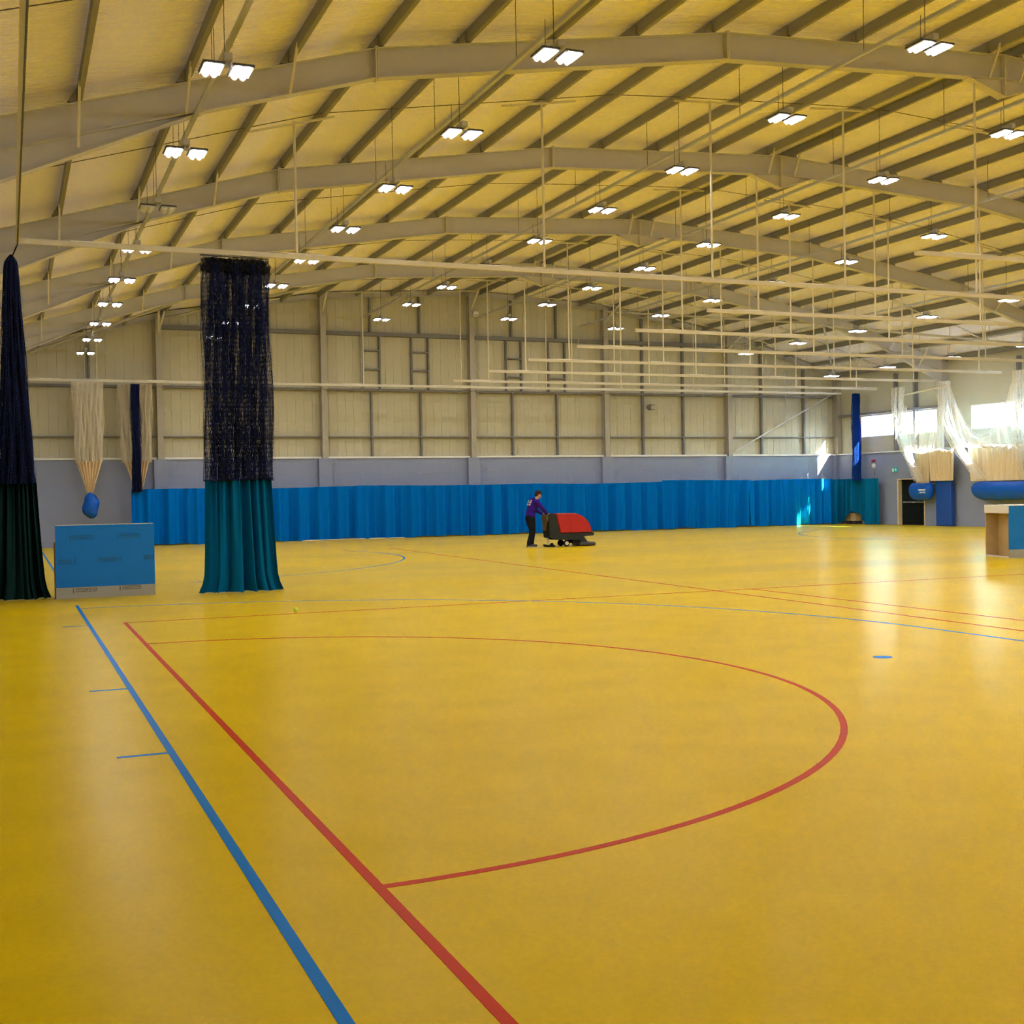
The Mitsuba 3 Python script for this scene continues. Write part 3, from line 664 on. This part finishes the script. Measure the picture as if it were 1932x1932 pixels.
def swag(name, top_pts, bot_pts, nu, nv, r, seed, bel=.25):
    r = r * 1.35
    """netting between a top curve and a bottom curve (lists of xyz), with folds"""
    rs = np.random.RandomState(seed)
    tp, bp = np.array(top_pts, float), np.array(bot_pts, float)
    def samp(P, n):
        d = np.r_[0, np.cumsum(np.linalg.norm(np.diff(P, axis=0), axis=1))]; q = np.linspace(0, d[-1], n)
        return np.stack([np.interp(q, d, P[:, k]) for k in range(3)], 1)
    A_, B_ = samp(tp, nu), samp(bp, nu)
    v_ = np.linspace(0, 1, nv)[None, :, None]
    P_ = A_[:, None] * (1 - v_) + B_[:, None] * v_
    uu = np.linspace(0, 1, nu)[:, None]
    ph = rs.rand() * 6
    P_[..., 0] += -bel * np.sin(np.pi * v_[..., 0]) * .3 + .09 * np.sin(2 * np.pi * 9 * uu + ph + v_[..., 0])
    P_[..., 1] += .06 * np.sin(2 * np.pi * 13 * uu + ph)
    P_[..., 2] -= .08 * np.sin(np.pi * v_[..., 0])
    return ent(name, net(P_, r), 'm_whitenet', label=None)
def catenary(p, q, sag, n=14):
    w = np.linspace(0, 1, n)[:, None]
    P_ = np.array(p)[None] * (1 - w) + np.array(q)[None] * w
    P_[:, 2] -= sag * 4 * (w * (1 - w))[:, 0]
    return P_
X_ = 35.45
def jdrape(name, p, q, belly, width, r, seed, n=38, m=46):
    r = r * 1.2
    """a gathered edge of net hanging from p and swept down to q in a curve"""
    w = np.linspace(0, 1, m)
    p, q = np.array(p, float), np.array(q, float)
    C = p[None] * (1 - w)[:, None] + q[None] * w[:, None]
    C[:, 1] += belly * np.sin(np.pi * w) * (1 - .25 * w)
    rs = np.random.RandomState(seed)
    L = []
    for k in range(n):
        a, b = rs.randn(2) * .4
        tw = rs.rand() * 6
        d = (k / (n - 1) - .5) * width
        o = np.stack([.10 * np.sin(tw + 5 * w), d * (1.1 - .5 * w) + .03 * np.sin(9 * w + tw), .0 * w], 1)
        L.append(C + o)
    L = np.stack(L)
    return ent(name, net(L, r), 'm_whitenet')
t = thing('cricket_net', 'white cricket net draped from the track down to the bag beside the black door', 'net')
jdrape(t + '__gathered_edge', (X_, 42.5, 5.95), (X_, 40.95 + .35, 1.9), .55, .62, .0055, 61)
jdrape(t + '__gathered_edge', (X_, 42.1, 5.6), (X_, 39.75, 5.75), .0, .5, .0045, 66)
tp = catenary((X_, 42.45, 5.5), (X_, 39.6, 5.5), 1.1)
swag(t + '__netting', tp, [(X_, 42.3, 3.2), (X_, 41.15, 3.05), (X_, 39.9, 3.2)], 90, 40, .0042, 62)
def canvas(name, y0, y1, z0, z1, seed):
    uu = np.linspace(0, 1, 160); rows = []
    for v_ in np.linspace(0, 1, 8):
        x = 35.9 + .07 * np.sin(2 * np.pi * 9 * uu + seed) * (.4 + .6 * v_) + .03 * np.sin(2 * np.pi * 23 * uu)
        y = y0 + (y1 - y0) * (.5 + (uu - .5) * (.9 + .1 * v_))
        rows.append(np.stack([x, y, z0 + (z1 - z0) * v_ + .04 * np.sin(uu * 9 + seed) * v_], 1))
    return ent(name, grid(np.stack(rows, 1)), 'm_canvas', smooth=True, label='pleated tan canvas skirt above the bag')
canvas(t + '__canvas', 41.2, 42.0, 1.8, 3.15, 1)
canvas(t + '__canvas', 39.7, 41.2, 1.9, 3.2, 3)
t = thing('cricket_net', 'white cricket net swagged in a loop across the bright high windows at the right', 'net')
jdrape(t + '__gathered_edge', (X_, 39.75, 5.95), (X_, 37.8, 1.95), .75, .66, .0055, 63)
tp = catenary((X_, 39.5, 5.75), (X_, 35.85, 5.9), 2.3, 30)
L = []
for k in range(16):
    L.append(tp + np.array([.06 * math.sin(k), .0, -.16 + .02 * k]))
ent(t + '__swag_edge', net(np.stack(L), .005), 'm_whitenet')
swag(t + '__netting', tp, [(X_, 38.9, 3.25), (X_, 37.0, 3.1), (X_, 35.5, 3.25)], 110, 34, .0042, 64)
canvas(t + '__canvas', 35.2, 39.0, 1.85, 3.25, 2)
t = thing('cricket_net', 'white cricket net bunch hanging at the right edge of the picture', 'net')
jdrape(t + '__gathered_edge', (X_, 35.7, 6.0), (X_, 35.4, 1.95), .25, .6, .0055, 65)
swag(t + '__netting', [(X_, 35.7, 5.6), (X_, 34.6, 5.0), (X_, 33.4, 5.4)], [(X_, 35.6, 2.3), (X_, 34.4, 2.2), (X_, 33.2, 2.3)], 60, 34, .0042, 67)

# ------------------------------------------------------------------ fittings on the walls
def fit(name, mesh, bsdf, label, cat_, smooth=False):
    q = key(name); scene[q] = mikit.ply(mesh, bsdf, smooth=smooth); labels[q] = {'label': label, 'category': cat_}; return q
v, f = revolve([[0, 0], [.11, 0], [.12, .03], [.10, .07], [.05, .095], [0, .10]], 24)
fit('wall_light', (np.stack([X1 - v[:, 2], v[:, 0] + 45.3, v[:, 1] + 2.66], 1), f), 'm_white', 'round white bulkhead fitting on the right wall near the curtain corner', 'wall light', 40)
fit('alarm_sounder', bbox(X1 - .09, X1, 45.17, 45.4, 2.84, 2.93, .02), 'm_alarm', 'small dark red alarm sounder above the round white fitting', 'alarm')
t = thing('exit_sign', 'small green exit sign above the black door on the right wall', 'sign')
ent(t + '__panel', bbox(X1 - .04, X1, 43.68, 44.08, 2.33, 2.55, .006), 'm_exit')
def arrow_run():
    P = []
    P.append(box(X1 - .046, X1 - .04, 43.74, 43.80, 2.40, 2.48)); P.append(prism([(43.80, 2.36), (43.86, 2.44), (43.80, 2.52)], X1 - .046, X1 - .04, 'x'))
    P.append(box(X1 - .046, X1 - .04, 43.91, 44.02, 2.36, 2.5))
    return cat(*P)
ent(t + '__symbol', arrow_run(), 'm_white', label='white arrow and door symbol')
fit('call_point', bbox(X1 - .05, X1, 45.36, 45.48, 1.30, 1.42, .008), 'm_callblue', 'small dark blue switch box on the right wall above the red call point', 'switch')
fit('call_point', bbox(X1 - .05, X1, 45.18, 45.30, 0.99, 1.11, .008), 'm_alarm', 'small red fire call point beside the curtain on the right wall', 'call point')
fit('conduit', tube([(X1 - .02, 45.24, 2.9), (X1 - .02, 45.24, 1.1)], .012, 6), 'm_girt', 'thin vertical grey conduit between the alarm and the call point', 'conduit')
t = thing('sensor_box', 'small pale box mounted high on the middle gable column', 'sensor box')
ent(t + '__case', bbox(17.97, 18.17, YF - .50, YF - .35, 9.06, 9.28, .012), 'm_white')
ent(t + '__lens', box(18.0, 18.14, YF - .505, YF - .498, 9.1, 9.16), 'm_galv')
t = thing('speaker_horn', 'small dark bracketed speaker on the fourth bay of the far gable', 'speaker')
ent(t + '__horn', prism([(0, -.06), (.12, -.06), (.34, -.16), (.34, .16), (.12, .06), (0, .06)], -.12, .12, 'y') if False else move(cat(box(0, .10, -.1, .1, -.06, .06), box(.10, .30, -.14, .14, .09, .12), box(.10, .30, -.14, .14, -.12, -.09), box(.08, .11, -.14, .14, -.12, .12)), (26.15, YF - .32, 5.4)), 'm_girt')

# ------------------------------------------------------------------ boxes (boarded counters)
def prints(rows, y, bsdf, name, seed):
    rs = np.random.RandomState(seed)
    for (x0, z0, w, flip) in rows:
        ms = [box(x0, x0 + .02, y - .003, y + .002, z0 - .01, z0 + .075)] if not flip else [box(x0 + w - .02, x0 + w, y - .003, y + .002, z0, z0 + .085)]
        for line_ in range(3):
            x = x0 + (.05 if not flip else 0); xe = x0 + w - (.05 if flip else 0)
            while x < xe:
                a = .012 + .03 * rs.rand(); ms.append(box(x, min(x + a, xe), y - .003, y + .002, z0 + .006 + line_ * .026, z0 + .022 + line_ * .026)); x += a + .010
        ent(name, cat(*ms), bsdf, label='rows of small illegible dark print' if used.get(name, 0) == 0 else None)
t = thing('boarded_box', 'blue boarded box with rows of faint dark print standing on the floor at the left', 'box', None)
R0 = (0.69, 22.38); rz = math.atan2(.06, 1.63)
LX = 1.645
def place(m): return move(m, (R0[0], R0[1], 0), rz)
def entp(name, mesh, bsdf, label=None, smooth=False): return ent(name, place(mesh), bsdf, smooth, label)
entp(t + '__front_board', cat(box(0, LX, 0, .024, .195, 1.262)), 'm_boxblue', 'blue front board')
entp(t + '__kick_board', box(0, LX, .0, .024, 0, .194), 'm_boxgrey', 'grey lower strip')
entp(t + '__top_edge', box(0, LX - .02, -.001, .03, 1.262, 1.272), 'm_boxedge', 'thin pale top edge')
entp(t + '__back_board', box(-.0, LX + .05, .40, .424, 0.0, .97), 'm_boxedge', 'lower pale back board')
entp(t + '__side_board', box(0.0, .02, .024, .40, 0.0, .97), 'm_ply', 'plywood side')
entp(t + '__side_board', box(LX - .02, LX, .024, .40, 0.0, .97), 'm_ply')
rs_ = np.random.RandomState(3)
def prow(rows, bsdf):
    for (x0, z0, w, flip) in rows:
        ms = [box(x0, x0 + .018, -.004, .0, z0 - .012, z0 + .075)] if not flip else [box(x0 + w - .018, x0 + w, -.004, 0, z0 - .005, z0 + .085)]
        for ln in range(3):
            x = x0 + (.05 if not flip else 0); xe = x0 + w - (.05 if flip else 0)
            while x < xe - .012:
                a = .014 + .03 * rs_.rand(); ms.append(box(x, min(x + a, xe), -.003, 0, z0 + .004 + ln * .027, z0 + .021 + ln * .027)); x += a + .010
        entp(t + '__print', cat(*ms), bsdf, 'rows of small illegible dark print')
prow([(.24, 1.01, .40, 0), (1.02, 1.02, .38, 0), (.02, .60, .30, 1), (.70, .615, .39, 1), (1.46, .63, .17, 1)], 'm_print')
prow([(.27, .105, .40, 0), (1.04, .115, .37, 0)], 'm_printgrey')
t = thing('boarded_box', 'blue boarded box with a white end fascia and open tan end at the right edge', 'box', None)
R1, rz1 = (21.02, 21.52), math.radians(-14)
def place1(m): return move(m, (R1[0], R1[1], 0), rz1)
def entq(name, mesh, bsdf, label=None): return ent(name, place1(mesh), bsdf, False, label)
entq(t + '__front_board', box(0, 1.65, 0, .024, .195, 1.19), 'm_boxblue', 'blue front board')
entq(t + '__kick_board', box(0, 1.65, 0, .024, 0, .194), 'm_boxgrey', 'grey lower strip')
entq(t + '__top_board', box(0, 1.65, 0, 1.02, 1.19, 1.21), 'm_white', 'white top')
entq(t + '__end_fascia', box(-.022, 0, 0, 1.02, 1.02, 1.21), 'm_white', 'white end fascia')
entq(t + '__back_board', box(0, 1.65, .996, 1.02, 0, 1.19), 'm_ply', 'tan plywood back board')
entq(t + '__inner_board', box(.30, .32, .024, .996, 0, 1.19), 'm_ply', 'tan plywood inner board')
entq(t + '__bottom_rail', box(0.0, .06, .024, .996, 0, .035), 'm_boxedge', 'pale bottom rail')
prb = t

# ------------------------------------------------------------------ ball
q = key('tennis_ball'); scene[q] = mikit.ply(sphere((3.82, 17.75, .034), .034, 3), 'm_ball', smooth=True); labels[q] = {'label': 'small yellow green tennis ball lying on the yellow floor', 'category': 'ball'}

# ------------------------------------------------------------------ scrubber dryer machine
t = thing('floor_scrubber', 'red and dark grey walk behind floor scrubber pushed by the person', 'cleaning machine')
MY = 34.9
def sc_(poly, y0, y1): return prism(poly, MY + y0, MY + y1, 'y')
def rounded(poly, y0, y1, b, c=.03):
    """side profile extruded with inset side faces (chamfered)"""
    from shapely.geometry import Polygon
    p = Polygon(poly); q_ = p.buffer(-c)
    parts = [m3.Manifold.extrude(m3.CrossSection([np.array(p.exterior.coords)[:-1]]), (y1 - y0 - 2 * b)).translate([0, 0, b])]
    M = parts[0]
    o = np.array(p.simplify(.002).exterior.coords)[:-1]
    mm = M.to_mesh(); v = mm.vert_properties[:, :3]
    v2 = np.stack([v[:, 0], v[:, 1], v[:, 2]], 1)
    pts_o = [[a, bb, z] for a, bb in o for z in (b, y1 - y0 - b)]
    cc = np.array(p.centroid.coords[0])
    ins = [[cc[0] + (a - cc[0]) * (1 - c * 2), cc[1] + (bb - cc[1]) * (1 - c * 2), z] for a, bb in o for z in (0, y1 - y0)]
    H = m3.Manifold.hull_points(np.array(pts_o + ins))
    h = H.to_mesh(); V = h.vert_properties[:, :3]
    return np.stack([V[:, 0], MY + y0 + V[:, 2], V[:, 1]], 1), np.array(h.tri_verts)[:, ::-1]
th = np.linspace(90, 6, 16)
arcp = [(16.22 + .66 * math.cos(math.radians(a)), .42 + .62 * math.sin(math.radians(a))) for a in th]
redp = [(15.64, 1.04), (15.78, .42)] + [(16.88, .42)] + arcp[::-1]
ent(t + '__tank', rounded(redp, -.27, .27, .05, .03), 'm_redtank', smooth=30, label='red tank hood with a rounded front')
ent(t + '__tank__seam', cat(*[tube([(16.10, MY + s * .272, .95), (16.14, MY + s * .272, .46)], .006, 5) for s in (-1, 1)]), 'm_alarm')
ent(t + '__tank__seam', tube([(16.10, MY - .2, 1.035), (16.10, MY + .2, 1.035)], .006, 5), 'm_alarm')
basep = [(15.42, .50), (15.44, .30), (15.62, .22), (16.45, .20), (16.6, .30), (16.93, .33), (16.95, .42), (15.78, .42), (15.64, 1.02), (15.40, 1.02)]
ent(t + '__chassis', sc_(basep, -.26, .26), 'm_darkgrey', label='dark grey base and rear column')
ent(t + '__console', cat(bbox(15.34, 15.60, MY - .22, MY + .22, .82, 1.0, .03), bbox(15.36, 15.44, MY - .18, MY + .18, .50, .84, .02)), 'm_tan', label='brown control panel at the rear')
ent(t + '__handle', cat(tube([(15.46, MY - .2, .96), (15.42, MY - .21, 1.0), (15.40, MY - .21, 1.0), (15.40, MY + .21, 1.0), (15.42, MY + .21, 1.0), (15.46, MY + .2, .96)], .017, 8)), 'm_black', smooth=40)
def wheel(x, y, r, w):
    v, f = revolve([[0, -w / 2], [r - .02, -w / 2], [r, -w / 2 + .02], [r, w / 2 - .02], [r - .02, w / 2], [0, w / 2]], 20)
    return np.stack([v[:, 0] + x, v[:, 2] + y, v[:, 1] + r], 1), f[:, ::-1]
for s in (-1, 1):
    w = ent(t + '__wheel', wheel(16.0, MY + s * .22, .105, .06), 'm_black', smooth=30)
    v, f = wheel(16.0, MY + s * .254, .06, .012); v[:, 2] += .045
    ent(w + '__hub', (v, f), 'm_boxedge', smooth=30)
ent(t + '__wheel', wheel(15.60, MY, .06, .05), 'm_black', smooth=30)
ent(t + '__drive_motor', cat(bbox(16.22, 16.48, MY - .2, MY + .2, .1, .34, .03), sc_([(16.2, .1), (16.25, .36), (16.42, .36), (16.5, .1)], -.23, -.19)), 'm_black')
ent(t + '__brush_deck', cat(bbox(16.42, 16.98, MY - .32, MY + .32, .012, .12, .03), sc_([(16.5, .12), (16.55, .28), (16.68, .28), (16.8, .12)], -.1, .1)), 'm_dark', label='low black brush deck at the front')
uu = np.linspace(-1, 1, 20)
ent(t + '__squeegee', tube(np.stack([15.42 + .22 * (1 - uu ** 2) * -.5 + .1, MY + .4 * uu, np.full(20, .04)], 1), .032, 6), 'm_black')
ent(t + '__squeegee_arm', cat(tube([(15.45, MY - .1, .30), (15.42, MY - .1, .06)], .022, 6), tube([(15.36, MY - .16, .30), (15.40, MY - .16, .06)], .018, 6)), 'm_galv')
ent(t + '__hose', tube([(15.38, MY - .2, .78), (15.34, MY - .24, .5), (15.36, MY - .22, .32), (15.48, MY - .2, .27)], .026, 8), 'm_black', smooth=40)

# ------------------------------------------------------------------ person
PX, PY = 14.86, 34.9
def sph(c, r, seg=16): return m3.Manifold.sphere(r, seg).translate(list(c))
def bone(a, b, ra, rb): return m3.Manifold.batch_hull([sph(a, ra), sph(b, rb)])
def fuse(parts, edge=.022, it=10):
    M = m3.Manifold.batch_boolean(parts, m3.OpType.Add).refine_to_length(edge)
    mm = M.to_mesh()
    tm = trimesh.Trimesh(np.array(mm.vert_properties[:, :3]), np.array(mm.tri_verts), process=True)
    trimesh.smoothing.filter_taubin(tm, lamb=.5, nu=.52, iterations=it)
    return np.array(tm.vertices) + [PX, PY, 0], np.array(tm.faces)
J = dict(hip=(.02, 0, .96), waist=(.05, 0, 1.10), chest=(.12, 0, 1.30), neck=(.21, 0, 1.46), head=(.305, 0, 1.615))
SH = {s: (.17, .185 * s, 1.405) for s in (-1, 1)}; EL = {-1: (.36, -.25, 1.17), 1: (.34, .25, 1.15)}; WR = {s: (.515, .20 * s, 1.035) for s in (-1, 1)}
HP = {s: (.02, .09 * s, .92) for s in (-1, 1)}; KN = {-1: (.055, -.095, .50), 1: (.13, .095, .50)}; AN = {-1: (-.075, -.10, .115), 1: (.085, .095, .085)}
TO = {-1: (.085, -.11, .035), 1: (.25, .105, .035)}
def hand(s):
    w = np.array(WR[s]); P = []
    palm = w + np.array([.055, 0, -.022])
    P.append(m3.Manifold.batch_hull([sph(w, .026), sph(palm + [0, .03, 0], .017), sph(palm - [0, .03, 0], .017)]))
    for k, (off, L) in enumerate(zip((-.033, -.011, .011, .032), (.92, 1.0, .95, .78))):
        a = palm + np.array([.004, off, .002]); b = a + np.array([.030 * L, 0, -.012]); c = b + np.array([.006, 0, -.028 * L]); d = c + np.array([-.022 * L, 0, -.012])
        P += [bone(a, b, .0095, .009), bone(b, c, .009, .0085), bone(c, d, .0085, .008)]
    a = w + np.array([.02, -.022 * s, -.01]); b = a + np.array([.025, -.022 * s, -.02]); c = b + np.array([.02, .002 * s, -.022])
    P += [bone(a, b, .012, .0105), bone(b, c, .0105, .009)]
    return P
h = np.array(J['head'])
headp = [sph(h + [0, 0, .03], .088), sph(h + [-.02, 0, .035], .092), bone(h + [.03, 0, -.06], h + [.01, 0, -.02], .052, .075), bone(h + [.088, 0, .0], h + [.10, 0, -.028], .010, .015),
         bone(h + [.066, -.02, -.068], h + [.066, .02, -.068], .016, .016)]
headp += [bone(h + [-.01, s * .082, .0], h + [-.012, s * .086, .03], .016, .018) for s in (-1, 1)]
def tilt(pts_M):
    return [p.translate([-float(h[0]), 0, -float(h[2])]).rotate([0, 24, 0]).translate([float(h[0]), 0, float(h[2])]) for p in pts_M]
body = tilt(headp) + [bone(J['neck'], h + [-.02, 0, -.05], .058, .055), bone(J['chest'], J['neck'], .11, .06), bone(J['hip'], J['chest'], .10, .10)]
for s in (-1, 1):
    body += [bone(J['neck'], SH[s], .05, .055), bone(SH[s], EL[s], .046, .036), bone(EL[s], WR[s], .034, .024), bone(J['hip'], HP[s], .09, .085), bone(HP[s], KN[s], .078, .052), bone(KN[s], AN[s], .05, .036), bone(AN[s], TO[s], .034, .026)] + hand(s)
t = thing('person', 'person in a purple hoodie and black trousers walking behind the red floor scrubber', 'person')
ent(t + '__body', fuse(body, .010, 5), 'm_skin', smooth=True)
hood = [bone(J['waist'], J['chest'], .15, .165), bone((.02, 0, .985), J['waist'], .145, .14), bone(J['chest'], (.185, 0, 1.42), .145, .085), bone((.03, -.06, 1.0), (.03, .06, 1.0), .13, .13)]
for s in (-1, 1): hood += [bone(J['chest'], SH[s], .125, .09), bone(SH[s], EL[s], .088, .068), bone(EL[s], np.array(WR[s]) - [.02, 0, -.01], .066, .044)]
ent(t + '__hoodie', fuse(hood, .022, 12), 'm_hood', smooth=True, label='purple hooded top')
hd = [bone((.10, -.08, 1.475), (.10, .08, 1.475), .05, .05), bone((.07, 0, 1.46), (.16, 0, 1.50), .065, .05), bone((.16, -.085, 1.47), (.24, -.06, 1.44), .035, .03), bone((.16, .085, 1.47), (.24, .06, 1.44), .035, .03)]
ent(t + '__hoodie__hood', fuse(hd, .018, 8), 'm_hood', smooth=True)
ms = []
rs = np.random.RandomState(9)
nb = np.array([-.90, 0, .43])                      # outward from the leaning back
for r_, zz in enumerate((1.385, 1.325, 1.265)):
    base = np.array([.105, 0, 1.307]) + np.array([.43, 0, .90]) * ((zz - 1.30) / .9)
    yv = -.10
    while yv < .10:
        w = .028 + .02 * rs.rand(); a = .036
        c = base + nb * .138
        up = np.array([.43, 0, .90]) * a / 2
        p = [c + [0, yv, 0] - up, c + [0, yv + w, 0] - up, c + [0, yv + w, 0] + up, c + [0, yv, 0] + up]
        q_ = [x - nb * .03 for x in p]
        ms.append((np.array(p + q_), BF)); yv += w + .012
v, f = cat(*ms); ent(t + '__hoodie__back_print', (v + [PX, PY, 0], f), 'm_white', label='blocky illegible white print on the back')
tr = [bone((.02, -.05, .95), (.02, .05, .95), .135, .135), bone((.0, 0, .93), (.03, 0, 1.0), .13, .125)]
for s in (-1, 1): tr += [bone((.02, .075 * s, .90), KN[s], .128, .095), bone(KN[s], np.array(AN[s]) + [0, 0, .01], .095, .074)]
ent(t + '__trousers', fuse(tr, .022, 10), 'm_trousers', smooth=True, label='loose black trousers')
for s in (-1, 1):
    a, o = np.array(AN[s]), np.array(TO[s])
    heel = np.array([a[0] - .05, a[1], max(.045, a[2] - .06)])
    ent(t + '__shoe', fuse([bone(a - [0, 0, .02], heel, .045, .042), m3.Manifold.batch_hull([sph(heel, .042), sph(o + [0, 0, .012], .044), sph(a - [-.02, 0, .03], .045)])], .014, 5), 'm_dark', smooth=True)
    sole = [np.array([heel[0], heel[1], heel[2] - .035]), np.array([o[0], o[1], .012])]
    ent(t + '__shoe_sole', fuse([m3.Manifold.batch_hull([sph(sole[0] + [0, d, .0], .014) for d in (-.026, .026)] + [sph(sole[1] + [.02, d, .004], .013) for d in (-.026, .026)])], .02, 2), 'm_white', smooth=True, label='white shoe sole')
hair = [m3.Manifold.batch_hull([sph(h + [-.03, 0, .055], .098), sph(h + [.015, 0, .075], .080), sph(h + [-.06, 0, .0], .070)])]
cut = m3.Manifold.cube([.4, .4, .4], True).translate([float(h[0]) + .245, 0, float(h[2]) - .16])
hair = [(hair[0] - cut)]
ent(t + '__hair', fuse(tilt(hair), .014, 4), 'm_hair', smooth=True, label='short dark hair')
ey = tilt([sph(h + [.079, s * .032, .012], .010, 10) for s in (-1, 1)])
ent(t + '__eyes', fuse(ey, .01, 1), 'm_hair', smooth=True)

# ------------------------------------------------------------------ outside the windows
struct('ground', box(37.2, 140, -60, 120, -.6, -.25), 'm_ground', label='ground outside')
t = thing('outside_building', 'pale blue green shed wall seen through the first high window', 'building')
ent(t + '__wall', box(52.0, 60.0, 61.0, 82.0, -.3, 5.9), 'm_outside')
ent(t + '__roof_edge', box(51.9, 60.2, 60.9, 82.1, 5.9, 6.05), 'm_white')
